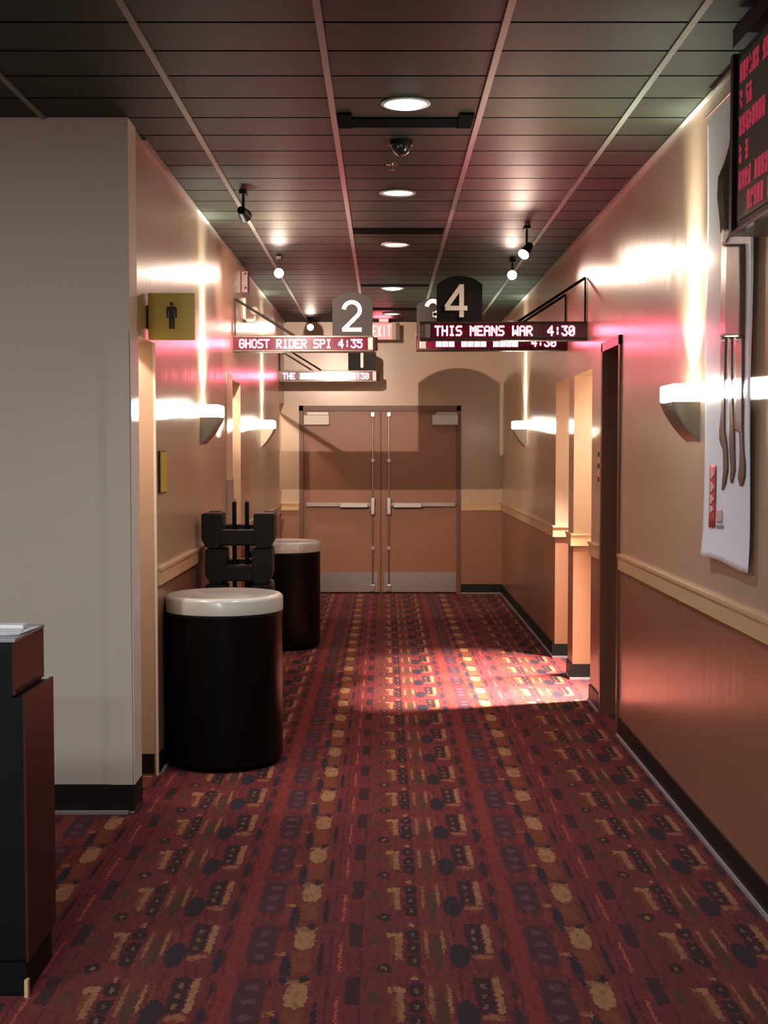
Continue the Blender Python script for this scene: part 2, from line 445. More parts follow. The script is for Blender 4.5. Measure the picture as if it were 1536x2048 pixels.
# far wall around the double doors
DX0, DX1, DZ = -.925, .838, 2.045
obj('wall_far', boxes((R - .1, DX0, YF, YF + .15, 0, CZ), (DX1, XR + T, YF, YF + .15, 0, CZ), (DX0, DX1, YF, YF + .15, DZ, CZ)), M['wall'], kind='structure')

# chair rails (with a small nosing) and bases
def runs(z0, z1, t, segs):
    bm = bmesh.new()
    for (a, x, y, x2, y2) in segs:
        if a == 'L': bx(bm, x, x + t, y, y2, z0, z1, )
        if a == 'R': bx(bm, x - t, x, y, y2, z0, z1)
        if a == 'F': bx(bm, x, x2, y - t, y, z0, z1)
    return bm
left_segs = [('L', XL, 6.20, 0, 9.30), ('L', XL, 9.88, 0, 13.55), ('F', XL - T, 9.88, XL, 0)]
right_segs = [('R', XR, -3.5, 0, 7.06), ('R', XR, 7.72, 0, 8.08), ('R', XR, 8.84, 0, 9.08), ('R', XR, 9.775, 0, YF),
              ('F', XR - .02, 8.84, XR + .7, 0), ('F', XR - .02, 9.775, XR + .7, 0)]
far_segs = [('F', R, YF, DX0 - .005, 0), ('F', DX1 + .005, YF, XR, 0)]
for nm, sg in (('trim_4', left_segs), ('trim_5', right_segs), ('trim_6', far_segs)):
    bm = runs(RAIL_Z0, RAIL_Z1 - .012, .016, sg)
    b2 = runs(RAIL_Z1 - .014, RAIL_Z1, .024, sg)
    me = bpy.data.meshes.new('t'); b2.to_mesh(me); bm.from_mesh(me); b2.free()
    obj(nm, bm, M['rail'], kind='structure')
left_b = left_segs + [('F', XL - T - .2, 6.192, XL - .016, 0)]
obj('baseboard_left', runs(0.01, .105, .010, left_b), M['base'], kind='structure')
obj('baseboard_right', runs(0.01, .105, .010, right_segs), M['base'], kind='structure')
obj('baseboard_far', runs(0.01, .105, .010, far_segs), M['base'], kind='structure')
obj('baseboard_lobby', boxes((-4.1, -1.10, 5.53, 5.54, .012, .125), (-1.10, -1.072, 5.53, 5.71, .012, .125)), M['base'], kind='structure')
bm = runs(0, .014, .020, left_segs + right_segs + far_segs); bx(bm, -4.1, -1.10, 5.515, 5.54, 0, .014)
obj('trim_7', bm, M['edge_glint'], kind='structure')  # pale strip painted in for the glint along the carpet edge
obj('trim_12', boxes((R, XL - .006, 6.192, 6.20, 0, HZ)), M['jamb'], kind='structure')
obj('trim_13', boxes((XL - .008, XL + .004, 6.188, 6.20, 0, HZ)), M['bead_and_caught_light'], kind='structure')
# grey corner guard and bead painted pale for caught light, on the far end of the first left wall
obj('trim_8', boxes((XL - .01, XL + .012, 8.95, 9.305, .1, 1.36)), M['grey_guard'], kind='structure')
obj('trim_9', boxes((XL - .01, XL + .006, 8.98, 9.305, 1.36, 2.10)), M['bead_and_caught_light'], kind='structure')

# right side door in its recess
d2 = thing('door_2', 'x', 'door', (XR, 7.385, 0)); del d2['label'], d2['category']; d2['kind'] = 'structure'
obj('door_frame', boxes((XR - .012, XR + .13, 7.085, 7.125, 0, 2.19), (XR - .012, XR + .13, 7.645, 7.69, 0, 2.19), (XR - .012, XR + .13, 7.085, 7.69, 2.14, 2.19)), M['frame'], d2)
obj('door_leaf', boxes((XR + .09, XR + .13, 7.125, 7.645, .01, 2.14)), M['frame'], d2)
obj('pull_handle', boxes((XR + .06, XR + .09, 7.18, 7.20, .95, 1.20)), M['steel'], d2)

# ------------------------------------------------------------------ far double doors
def leaf(sgn, name):
    cx = -.035
    r = thing(name, 'x', 'd', (cx + sgn * .43, YF, 0)); del r['label'], r['category']; r['kind'] = 'structure'
    xi, xo = cx + sgn * .006, cx + sgn * .845
    a, c = min(xi, xo), max(xi, xo)
    Y0 = YF + .02
    obj('door_leaf', boxes((a, c, Y0, Y0 + .045, .012, 2.0), bev=.003), M['door'], r)
    obj('hinge_strip', boxes((min(xo, xo + sgn * .016), max(xo, xo + sgn * .016), Y0 - .012, Y0 + .02, .012, 2.0)), M['steel'], r)
    k = (min(xi + sgn * .03, xo - sgn * .02), max(xi + sgn * .03, xo - sgn * .02))
    obj('kick_plate', boxes((k[0], k[1], Y0 - .004, Y0, .02, .235)), M['steel'], r)
    # overhead closer with its arm shoe
    xc = cx + sgn * .70
    cl = obj('door_closer', boxes((xc - .14, xc + .14, Y0 - .06, Y0, 1.845, 1.955), bev=.006), M['closer'], r)
    obj('closer_arm', boxes((xc - .10, xc + .13, Y0 - .045, Y0 - .02, 1.955, 1.985)), M['dull_steel'], cl)
    # vertical rod exit device
    xr = cx + sgn * .088
    bm = bmesh.new(); tube(bm, (xr, Y0 - .03, .06), (xr, Y0 - .03, 1.97), .008)
    obj('vertical_rod', bm, M['steel'], r)
    bm = bmesh.new(); bx(bm, xr - .022, xr + .022, Y0 - .05, Y0, 1.935, 1.985, bev=.005)
    obj('top_latch', bm, M['steel'], r)
    bm = bmesh.new(); bx(bm, xr - .022, xr + .022, Y0 - .05, Y0, .03, .10, bev=.005)
    obj('bottom_latch', bm, M['steel'], r)
    for z in (1.46, .50):
        bm = bmesh.new(); bx(bm, xr - .019, xr + .019, Y0 - .046, Y0, z - .019, z + .019, bev=.003)
        obj('rod_guide', bm, M['steel'], r)
    bm = bmesh.new(); bx(bm, xr - .026, xr + .026, Y0 - .075, Y0, .865, 1.055, bev=.010)
    obj('latch_case', bm, M['steel'], r)
    e = xo - sgn * .03
    pb = obj('push_bar', boxes((min(xr, e), max(xr, e), Y0 - .05, Y0, .955, 1.0), bev=.004), M['dull_steel'], r)
    a2, c2 = xr + sgn * .05, xr + sgn * .36
    obj('push_pad', boxes((min(a2, c2), max(a2, c2), Y0 - .085, Y0 - .045, .945, .997), bev=.006), M['steel'], pb)
    return r
leaf(-1, 'door_1'); leaf(1, 'door_3')
fr = obj('trim_10', boxes((DX0, DX0 + .045, YF - .015, YF + .15, 0, DZ + .01), (DX1 - .045, DX1, YF - .015, YF + .15, 0, DZ + .01), (DX0, DX1, YF - .015, YF + .15, 2.0, DZ + .01)), M['frame'], kind='structure')
obj('trim_11', boxes((-.041, -.029, YF + .03, YF + .06, .0, 2.0)), M['frame'], kind='structure')
obj('wall_outside_doors', boxes((DX0 - .1, DX1 + .1, YF + .2, YF + .25, 0, 2.2)), M['frame'], kind='structure')

# ------------------------------------------------------------------ ceiling fittings
def downlight(x, y, cool, label, power):
    r = thing('recessed_downlight', label, 'ceiling light', (x, y, CZ), 'recessed downlights along the corridor ceiling')
    bm = bmesh.new()
    lathe(bm, [(.085, CZ + .001), (.098, CZ), (.100, CZ - .006), (.088, CZ - .010), (.082, CZ - .004), (.080, CZ + .001)], 40, x, y)
    obj('trim_ring', bm, M['ring'], r, smooth=True)
    bm = bmesh.new()
    lathe(bm, [(.078, CZ - .001), (.078, CZ - .004), (.060, CZ - .016 if cool else CZ - .007), (.02, CZ - .022 if cool else CZ - .009)], 40, x, y)
    obj('lamp_lens', bm, M['down_cool'] if cool else M['down_warm'], r, smooth=True)
    light('AREA', (x, y, CZ - .03), power, DOWN_COOL if cool else DOWN_WARM, (0, 0, -1), shape='DISK', size=.14, spread=math.radians(110))
downlight(.088, 5.31, True, 'brightest bluish white recessed downlight, nearest the camera', DOWN_W * 2)
downlight(.075, 7.12, False, 'warm white recessed downlight just beyond the black dome camera', DOWN_W)
downlight(.079, 8.88, False, 'warm white recessed downlight just beyond the second black air slot', DOWN_W)
downlight(.073, 11.23, True, 'bluish white recessed downlight above the gap between numerals 2 and 4', DOWN_W)
downlight(.076, 13.32, False, 'farthest downlight, just above the lit exit sign', DOWN_W * .7)

def vent(y0, y1, blocks, label):
    r = thing('air_slot_diffuser', label, 'air vent', (.09, (y0 + y1) / 2, CZ), 'black air slots across the middle ceiling bay')
    ym = y0 + (y1 - y0) * .35
    obj('slot', boxes((-.195, .375, ym, y1, CZ - .006, CZ + .001)), M['vent'], r)
    if blocks:
        for x in (-.195, .315):
            obj('end_block', boxes((x, x + .06, y0, y1, CZ - .010, CZ)), M['vent'], r)
vent(5.46, 5.69, True, 'black air slot with square end blocks beside the nearest downlight')
vent(8.15, 8.45, False, 'second black air slot, between the two middle warm downlights')
vent(10.95, 11.12, False, 'third black air slot, just before the bluish downlight over the numerals')
vent(12.75, 12.98, False, 'farthest black air slot, just before the exit sign')

r = thing('dome_camera', 'small black dome security camera under the ceiling behind the nearest downlight', 'security camera', (.078, 5.95, CZ))
bm = bmesh.new(); lathe(bm, [(.052, CZ), (.052, CZ - .022), (.046, CZ - .026)], 32, .078, 5.95); obj('housing', bm, M['black'], r, smooth=True)
bm = bmesh.new(); lathe(bm, [(.043, CZ - .024)] + [(.043 * math.cos(a), CZ - .026 - .043 * math.sin(a)) for a in (0, .3, .6, .9, 1.2, 1.45)], 32, .078, 5.95)
obj('dome', bm, mat('dark_dome_glass', (.008, .009, .012), .06, coat=1), r, smooth=True)
r = thing('fire_sprinkler', 'tiny fire sprinkler head in the ceiling between dome camera and second downlight', 'sprinkler', (.04, 6.42, CZ))
bm = bmesh.new(); lathe(bm, [(.030, CZ), (.030, CZ - .004), (.008, CZ - .008), (.008, CZ - .028)], 20, .04, 6.42); obj('escutcheon', bm, M['chrome'], r)
bm = bmesh.new(); lathe(bm, [(.016, CZ - .028), (.016, CZ - .032)], 20, .04, 6.42); obj('deflector', bm, M['chrome'], r)

# track heads: stem on the ceiling bar, black can with a bare lamp face
def track_head(x, y, aim, label, power, drop=.10, lit=True, blend=.5, size=75, col=None, soft=.018):
    r = thing('track_light_head', label, 'spotlight', (x, y, CZ), 'track light heads hung from the ceiling bars')
    obj('track_adapter', boxes((x - .018, x + .018, y - .05, y + .05, CZ - .03, CZ - .008)), M['black'], r)
    p = Vector((x, y, CZ - drop)); a = (Vector(aim) - p).normalized()
    bm = bmesh.new(); tube(bm, (x, y, CZ - .03), tuple(p), .007); obj('stem', bm, M['black'], r)
    bm = bmesh.new(); tube(bm, tuple(p - a * .05), tuple(p + a * .045), .022, .036, 24); obj('lamp_housing', bm, M['black'] if power < 1e9 else M['black'], r, smooth=True)
    bm = bmesh.new(); tube(bm, tuple(p + a * .040), tuple(p + a * .050), .034, .034, 24); obj('lamp_face', bm, M['bulb'], r, smooth=True)
    light('SPOT', tuple(p + a * .07), power, col or TRACK_C, tuple(a), spot_size=math.radians(size), spot_blend=blend, shadow_soft_size=soft)
    return r
track_head(-.755, 7.05, (.15, 14.2, 1.75), 'black spotlight on the left ceiling bar turned away towards the far doors', TRACK_W * 32, drop=.125, size=46, blend=.35, soft=.006)
track_head(-.755, 9.42, (-.55, 6.0, 1.8), 'glaring spotlight on the left ceiling bar above the sign with numeral 2', TRACK_W * .5, drop=.115)
track_head(-.775, 13.75, (-.5, 9.5, 1.7), 'small bright spotlight far down the left ceiling bar near the far wall', TRACK_W * .35, drop=.09)
track_head(.885, 8.13, (-.1, 6.9, 1.4), 'nearer spotlight of the pair on the right ceiling bar, tilted lamp face', TRACK_W * .8, drop=.155, size=160, blend=.6)
track_head(.935, 9.55, (.4, 5.0, 1.3), 'farther and more glaring of the pair of spotlights on the right ceiling bar', TRACK_W * .5, drop=.11)

# ------------------------------------------------------------------ wall sconces
def sconce(side, y, label):
    X = XL if side == 'L' else XR; s = 1 if side == 'L' else -1
    y1 = y + .24
    r = thing('wall_sconce', label, 'wall light', (X, y, 1.60), 'metal wall sconces')
    P = .112
    prof = [(X, 1.76), (X + s * P, 1.76)]
    for i in range(1, 13):
        t = i / 12
        prof.append((X + s * P * (1 - t ** 1.25) ** .85, 1.76 - .16 * t))
    bm = bmesh.new(); prism(bm, prof, y, y1, 'y'); obj('shade', bm, M['sconce'], r)
    # dark rolled edge on the near face
    e = prof[1:]
    bm = bmesh.new(); ribbon(bm, e, .010, y - .004, y); obj('rolled_edge', bm, M['dull_steel'], r)
    # frosted lens that closes the top and wraps the open slot
    bm = bmesh.new(); bx(bm, min(X, X + s * .115), max(X, X + s * .115), y - .005, y1 + .005, 1.762, 1.835, bev=.012)
    obj('glass_lens', bm, M['glow'], r)
    zc = 1.80
    # light leaving the side slots along the wall, narrow up-beam, soft glow
    light('AREA', (X + s * .045, y - .015, zc), SCONCE_SLOT, SCONCE_C, (-s * .035, -1, -.030), shape='RECTANGLE', size=.05, size_y=.05, spread=math.radians(2.2))
    light('AREA', (X + s * .045, (y + y1) / 2, 1.842), SCONCE_BEAM, (1.0, .96, .86), (-s * .16, 0, 1), shape='RECTANGLE', size=.07, size_y=.20, spread=math.radians(30))
    light('AREA', (X + s * .06, (y + y1) / 2, 1.845), SCONCE_UP, (0.80, 1.0, 0.82), (s * .25, 0, 1), shape='DISK', size=.09, spread=math.radians(105))
    light('POINT', (X + s * .17, y + .05, 1.82), SCONCE_SOFT, SCONCE_C, shadow_soft_size=.05)
sconce('L', 7.71, 'lit metal sconce on the left wall between restroom sign and sign with numeral 2')
sconce('L', 11.49, 'farther lit sconce on the left wall, behind and below the sign with numeral 2')
sconce('R', 5.32, 'large lit metal sconce on the right wall beside the white banner')
sconce('R', 11.77, 'small far lit sconce on the right wall near the double doors')

# ------------------------------------------------------------------ dot matrix lettering
FONT = {'A': '01110 10001 10001 11111 10001 10001 10001', 'D': '11110 10001 10001 10001 10001 10001 11110', 'E': '11111 10000 10000 11110 10000 10000 11111',
 'G': '01110 10001 10000 10111 10001 10001 01110', 'H': '10001 10001 10001 11111 10001 10001 10001', 'I': '01110 00100 00100 00100 00100 00100 01110',
 'M': '10001 11011 10101 10101 10001 10001 10001', 'N': '10001 11001 10101 10101 10011 10001 10001', 'O': '01110 10001 10001 10001 10001 10001 01110',
 'P': '11110 10001 10001 11110 10000 10000 10000', 'R': '11110 10001 10001 11110 10100 10010 10001', 'S': '01111 10000 10000 01110 00001 00001 11110',
 'T': '11111 00100 00100 00100 00100 00100 00100', 'W': '10001 10001 10001 10101 10101 11011 10001',
 '0': '01110 10001 10011 10101 11001 10001 01110', '1': '00100 01100 00100 00100 00100 00100 01110', '3': '11111 00010 00100 00010 00001 10001 01110',
 '4': '00010 00110 01010 10010 11111 00010 00010', '5': '11111 10000 11110 00001 00001 10001 01110', ':': '00000 00100 00100 00000 00100 00100 00000',
 '#': '11111 11011 10101 11111 10111 11101 11111', ' ': '00000 00000 00000 00000 00000 00000 00000'}
def led_text(txt, x0, z0, y, pw, ph, parent):
    for i, ch in enumerate(txt):
        if ch == ' ': continue
        bm = bmesh.new()
        for r_, row in enumerate(FONT[ch].split()):
            for c_, v in enumerate(row):
                if v == '1':
                    x = x0 + (i * 6 + c_) * pw; z = z0 - r_ * ph
                    bx(bm, x - pw * .12, x + pw * 1.12, y - .003, y, z - ph * 1.08, z + ph * .08)
        obj('lit_character', bm, M['led'], parent)
def numeral(ch, cx, z0, h, wd, y):
    """white raised numerals, geometric sans"""
    bm = bmesh.new(); hw = h * .29
    if ch == '1': ribbon(bm, [(cx, z0), (cx, z0 + h)], wd, y - .012, y)
    if ch == '4':
        ribbon(bm, [(cx + hw * .45, z0), (cx + hw * .45, z0 + h * .98)], wd, y - .012, y)
        ribbon(bm, [(cx + hw * .45, z0 + h * .95), (cx - hw * 1.15, z0 + h * .30)], wd, y - .0128, y)
        ribbon(bm, [(cx - hw * 1.25, z0 + h * .27), (cx + hw * 1.05, z0 + h * .27)], wd, y - .0136, y)
    if ch == '2':
        pts = [(cx + hw * .90 * math.cos(a), z0 + h * .70 + h * .255 * math.sin(a)) for a in [PI - .1 - i * (PI + .55) / 16 for i in range(17)]]
        pts += [(cx - hw * .95, z0 + wd * .5)]
        ribbon(bm, pts, wd, y - .012, y)
        ribbon(bm, [(cx - hw * 1.1, z0 + wd * .5), (cx + hw * 1.1, z0 + wd * .5)], wd, y - .0128, y)
    if ch == '3':
        for zc, rr, a0, a1 in ((z0 + h * .74, h * .22, PI * .95, -PI * .5), (z0 + h * .27, h * .245, PI * .5, -PI * .95)):
            ribbon(bm, [(cx + rr * .95 * math.cos(a0 + (a1 - a0) * i / 16), zc + rr * math.sin(a0 + (a1 - a0) * i / 16)) for i in range(17)], wd, y - .012, y)
    return bm
def screen_sign(side, y, xa, xb, zc, num, txt, tx0, pcx, pw, ptop, ph, label, digit_cx, rod=True, hb=.118):
    """xa: wall end, xb: free end. Box hangs across the corridor, numeral panel on its free end."""
    r = thing('theatre_sign', label, 'sign', (xa, y, zc), 'hanging auditorium signs')
    s = 1 if xb > xa else -1
    z0, z1 = zc - hb / 2, zc + hb / 2
    a, c = min(xa, xb), max(xa, xb)
    D = .10
    # housing with a rounded free end
    e = .035
    if s > 0: pts = [(a, y - .02), (c - e, y - .02)] + [(c - e + e * math.sin(t), y - .02 + D / 2 - D / 2 * math.cos(t)) for t in [PI * i / 10 for i in range(1, 10)]] + [(c - e, y - .02 + D), (a, y - .02 + D)]
    else: pts = [(c, y - .02), (a + e, y - .02)] + [(a + e - e * math.sin(t), y - .02 + D / 2 - D / 2 * math.cos(t)) for t in [PI * i / 10 for i in range(1, 10)]] + [(a + e, y - .02 + D), (c, y - .02 + D)]
    bm = bmesh.new(); prism(bm, pts, z0 + .012, z1 - .012, 'z'); hs = obj('housing', bm, M['ledbox'], r)
    f0, f1 = (a, c - .075) if s > 0 else (a + .075, c)
    # top and bottom lips
    bm = bmesh.new(); bx(bm, a, c - (.03 if s > 0 else 0), y - .032, y + .08, z1 - .016, z1, bev=.003); obj('top_rail', bm, M['ledbox'], r)
    bm = bmesh.new(); bx(bm, a, c - (.03 if s > 0 else 0), y - .032, y + .08, z0, z0 + .016, bev=.003); obj('bottom_rail', bm, M['ledbox'], r)
    obj('red_window', boxes((f0, f1, y - .026, y - .02, z0 + .014, z1 - .014)), M['acrylic'], r)
    ec = (c - .070, c - .036) if s > 0 else (a + .036, a + .070)
    obj('end_cap', boxes((ec[0], ec[1], y - .030, y - .02, z0 + .014, z1 - .014)), M['ledcap'], r)
    led_text(txt, tx0, zc + .0315, y - .0265, .00746, .0090, r)
    # numeral panel with a low arched top
    pb = z1 - .002; hw = pw / 2; pts = [(pcx - hw, pb), (pcx + hw, pb)]
    n = 12; rise = .055
    for i in range(n + 1):
        t = -1 + 2 * i / n
        pts.append((pcx - hw * t, ptop - rise * abs(t) ** 2.2))
    bm = bmesh.new(); prism(bm, pts, y - .005, y + .025, 'y'); pl = obj('numeral_panel', bm, M['plate'], r)
    obj('numeral', numeral(num, digit_cx, pb + .030, ph, .029, y - .005), M['digit'], pl)
    # wall post and slanting stay
    zt = 2.662
    bm = bmesh.new(); tube(bm, (xa + s * .008, y + .02, z1), (xa + s * .008, y + .02, zt), .006); obj('wall_post', bm, M['black'], r)
    bm = bmesh.new(); tube(bm, (xa + s * .008, y + .02, zt), (xa + s * .44, y + .02, z1), .009); obj('stay_rod', bm, M['black'], r)
    # glow of the dots
    light('AREA', ((f0 + f1) / 2, y - .05, zc), 2.2, (1.0, .09, .16), (0, -1, .2), shape='RECTANGLE', size=abs(f1 - f0) * .8, size_y=.05)
    return r
screen_sign('R', 8.32, XR, .224, 2.322, '4', 'THIS MEANS WAR  4:30', .322, .480, .290, 2.672, .212,
    'hanging sign with large numeral 4 and red dot text THIS MEANS WAR', .465)
screen_sign('L', 9.46, XL, -.045, 2.335, '2', 'GHOST RIDER SPI 4:35', -1.045, -.228, .290, 2.705, .222,
    'hanging sign with large numeral 2 and red dot text GHOST RIDER', -.232)
screen_sign('R', 9.22, XR, .226, 2.325, '3', ' ### #### ####  4:30', .322, .375, .290, 2.64, .212,
    'sign with numeral 3 mostly hidden behind the sign with numeral 4', .345)
screen_sign('L', 13.50, XL, -.045, 2.335, '1', 'THE ##### ####  4:30', -1.045, -.225, .290, 2.63, .215,
    'farthest hanging sign with numeral 1, below the sign with numeral 2', -.228)

# ------------------------------------------------------------------ exit sign
ye = 13.85; k = ye / 2600
ex0, ex1, ez0, ez1 = (743 - 768) * k, (792 - 768) * k, EYE + (903 - 681) * k, EYE + (903 - 647) * k
r = thing('exit_sign', 'lit exit sign with pale letters on a pink red face above the far doors', 'sign', ((ex0 + ex1) / 2, ye, ez0))
obj('sign_case', boxes((ex0, ex1, ye, ye + .06, ez0, ez1), bev=.004), M['exit_case'], r)
obj('face', boxes((ex0 + .006, ex1 - .045, ye - .006, ye, ez0 + .006, ez1 - .006)), M['exit_face'], r)
obj('side_panel', boxes((ex1, ex1 + .04, ye + .01, ye + .05, ez0, ez1)), M['exit_back'], r)
obj('ceiling_mount', boxes(((ex0 + ex1) / 2 - .05, (ex0 + ex1) / 2 + .05, ye + .015, ye + .045, ez1, CZ)), M['exit_case'], r)
W = (ex1 - ex0 - .055) / 4
h0, h1 = ez0 + .030, ez1 - .030
for i, ch in enumerate('EXIT'):
    x0 = ex0 + .012 + i * W; x1 = x0 + W * .74; zm = (h0 + h1) / 2; bm = bmesh.new(); y0, y1 = ye - .010, ye - .006; t = .010
    if ch == 'E':
        ribbon(bm, [(x0 + t / 2, h0), (x0 + t / 2, h1)], t, y0, y1)
        for z in (h0 + t / 2, zm, h1 - t / 2): ribbon(bm, [(x0, z), (x1, z)], t, y0 - .0006, y1)
    if ch == 'X': ribbon(bm, [(x0, h0), (x1, h1)], t, y0, y1); ribbon(bm, [(x0, h1), (x1, h0)], t, y0 - .0006, y1)
    if ch == 'I': ribbon(bm, [((x0 + x1) / 2, h0), ((x0 + x1) / 2, h1)], t, y0, y1)
    if ch == 'T': ribbon(bm, [((x0 + x1) / 2, h0), ((x0 + x1) / 2, h1)], t, y0, y1); ribbon(bm, [(x0, h1 - t / 2), (x1, h1 - t / 2)], t, y0 - .0006, y1)
    obj('letter', bm, M['exit_letter'], r)
light('AREA', (-.02, ye - .03, ez1 - .02), 2.5, (1.0, .15, .2), (0, -.6, 1), shape='RECTANGLE', size=.18, size_y=.05)

# ------------------------------------------------------------------ restroom signs
r = thing('restroom_sign', 'square yellow blade sign with dark standing man pictogram by the left wall', 'sign', (-1.08, 6.0, 2.17))
obj('panel', boxes((-1.082, -.868, 5.995, 6.007, 2.068, 2.282), bev=.002), M['yellow'], r)
obj('wall_bracket', boxes((-1.102, -1.080, 5.985, 6.02, 2.12, 2.225)), M['pict'], r)
bm = bmesh.new(); cx = -.973; y0, y1 = 5.991, 5.995
prism(bm, [(cx + .009 * math.cos(a), 2.232 + .009 * math.sin(a)) for a in [2 * PI * i / 16 for i in range(16)]], y0, y1)
prism(bm, [(cx - .016, 2.221), (cx + .016, 2.221), (cx + .024, 2.212), (cx + .023, 2.168), (cx + .017, 2.168), (cx + .016, 2.200), (cx + .013, 2.200),
    (cx + .012, 2.118), (cx + .002, 2.118), (cx + .001, 2.160), (cx - .001, 2.160), (cx - .002, 2.118), (cx - .012, 2.118), (cx - .013, 2.200), (cx - .016, 2.200), (cx - .017, 2.168), (cx - .023, 2.168), (cx - .024, 2.212)], y0, y1)
obj('pictogram', bm, M['pict'], r)
r = thing('restroom_plaque', 'yellow plaque flat on the left wall just past the restroom opening, seen edge-on', 'sign', (XL, 6.35, 1.36))
obj('backing', boxes((XL, XL + .010, 6.26, 6.44, 1.355, 1.56)), M['pict'], r)
obj('panel', boxes((XL + .010, XL + .014, 6.268, 6.44, 1.36, 1.555)), M['yellow'], r)
r = thing('auditorium_plaque', 'small dark plaque flat on the right wall beyond the brown side door', 'sign', (XR, 7.85, 1.37))
obj('panel', boxes((XR - .006, XR, 7.74, 7.82, 1.36, 1.57)), M['rail'], r)
for z in (1.54, 1.47, 1.39): obj('raised_mark', boxes((XR - .009, XR - .006, 7.755, 7.80, z - .015, z + .015)), M['pict'], r)

# emergency lamp and dark fixture by the left wall under the ceiling
r = thing('emergency_light', 'pale wall lamp on a curved bracket behind the stay of the sign with numeral 2', 'emergency light', (XL, 10.15, 2.62))
obj('bracket', boxes((XL, XL + .02, 10.1, 10.2, 2.56, 2.74), (XL, XL + .085, 10.13, 10.17, 2.56, 2.582)), M['white_plastic'], r)
bm = bmesh.new(); bmesh.ops.create_uvsphere(bm, u_segments=24, v_segments=16, radius=.036, matrix=Matrix.Translation((XL + .085, 10.14, 2.645))); obj('lamp_head', bm, M['white_plastic'], r, smooth=True)
bm = bmesh.new(); tube(bm, (XL + .085, 10.15, 2.575), (XL + .085, 10.15, 2.625), .010); obj('pivot', bm, M['white_plastic'], r)
r = thing('wall_speaker', 'dark reddish box with two bright glints, high on the left wall under the ceiling', 'speaker', (XL, 10.0, 2.85))
obj('case', boxes((XL, XL + .055, 9.95, 10.05, 2.76, 2.93), bev=.006), M['dark_fixture'], r)
for z in (2.80, 2.905):
    bm = bmesh.new(); bmesh.ops.create_uvsphere(bm, u_segments=12, v_segments=8, radius=.010, matrix=Matrix.Translation((XL + .035, 9.948, z))); obj('glint_ball', bm, M['chrome'], r, smooth=True)  # chrome balls put in for the two bright glints

# ------------------------------------------------------------------ litter bins
def bin_(x, y, label):
    r = thing('litter_bin', label, 'trash can', (x, y, 0), 'round black litter bins')
    R_ = .295; H_ = .865
    bm = bmesh.new(); lathe(bm, [(R_ - .03, 0), (R_ - .02, .02), (R_ - .012, .024), (R_ - .004, .034), (R_ - .004, .760), (R_ - .012, .767)], 96, x, y); obj('body', bm, M['can'], r, smooth=True)
    bm = bmesh.new(); lathe(bm, [(R_ - .006, .763), (R_, .767), (R_, .828), (R_ - .006, .840), (R_ - .016, .846), (R_ - .030, .847), (R_ - .05, .843), (.16, .838), (.13, .836)], 96, x, y); obj('lid', bm, M['lid'], r, smooth=True)
    bm = bmesh.new(); lathe(bm, [(.128, .834), (.128, .8365)], 48, x, y); obj('opening', bm, M['rim_inner'], r)
    bm = bmesh.new(); lathe(bm, [(R_ - .0045, .752), (R_ - .002, .754), (R_ - .002, .760), (R_ - .0045, .762)], 96, x, y); obj('body_band', bm, M['black'], r, smooth=True)
    return r
bin_(-.802, 6.50, 'nearest round black trash bin with a grey white lid, against the left wall')
bin_(-.800, 10.35, 'farther black trash bin with a cream lid, behind the stack of booster seats')

# ------------------------------------------------------------------ booster seats on a rack
bxX, bxY = -.842, 7.62
r = thing('booster_seat_rack', 'black rack with two silver tipped upright poles through the booster seats', 'rack', (bxX, bxY, 0))
obj('base', boxes((bxX - .17, bxX + .17, bxY - .16, bxY + .16, 0, .176), bev=.01), M['black'], r)
for dx in (-.036, .038):
    bm = bmesh.new(); tube(bm, (bxX + dx, bxY, .05), (bxX + dx, bxY, 1.262), .0125, n=20); p = obj('pole', bm, M['black'], r, smooth=True)
    bm = bmesh.new(); tube(bm, (bxX + dx, bxY, 1.262), (bxX + dx, bxY, 1.280), .0135, .010, n=20); obj('pole_tip', bm, M['chrome'], p, smooth=True)
def booster(z, wd, label, dx=0):
    cx = bxX + dx
    t = thing('booster_chair', label, 'booster seat', (cx, bxY, z), 'stacked black booster seats')
    hw = wd / 2; y0, y1 = bxY - .16, bxY + .16
    bm = bmesh.new()   # pan with a slot for the two poles
    bx(bm, cx - hw + .10, cx + hw - .10, y0, y0 + .12, z + .015, z + .105, bev=.010)
    bx(bm, cx - hw + .10, cx + hw - .10, y1 - .10, y1, z + .030, z + .125, bev=.010)
    for a, c in ((-hw + .10, -.055), (-.016, .018), (.057, hw - .10)):
        bx(bm, cx + a, cx + c, y0 + .10, y1 - .08, z + .05, z + .10)
    obj('seat_pan', bm, M['booster'], t)
    for s in (-1, 1):
        def X_(d): return cx + s * (hw - d)
        front = [(X_(.03), z), (X_(.0), z + .05), (X_(.0), z + .200), (X_(.118), z + .200), (X_(.118), z + .03), (X_(.10), z)]
        bm = bmesh.new(); prism(bm, front, y0, y0 + .20, 'y')
        bmesh.ops.bevel(bm, geom=list(bm.edges), offset=.006, segments=2, affect='EDGES')
        obj('side_arm', bm, M['booster'], t)
        rear = [(X_(.035), z), (X_(.012), z + .05), (X_(.012), z + .203), (X_(.085), z + .203), (X_(.085), z)] if wd < .42 else [(X_(.035), z), (X_(.006), z + .05), (X_(.006), z + .235), (X_(.085), z + .235), (X_(.085), z)]
        bm = bmesh.new(); prism(bm, rear, y0 + .20, y1, 'y')
        bmesh.ops.bevel(bm, geom=list(bm.edges), offset=.006, segments=2, affect='EDGES')
        obj('arm_rear', bm, M['booster'], t)
    return t
names = ['bottom black booster seat of the stack on the rack', 'second black booster seat from the floor in the stack',
         'black booster seat just above the near bin lid, third from the top', 'second black booster seat from the top of the stack', 'topmost black booster seat, its arms highest in the stack']
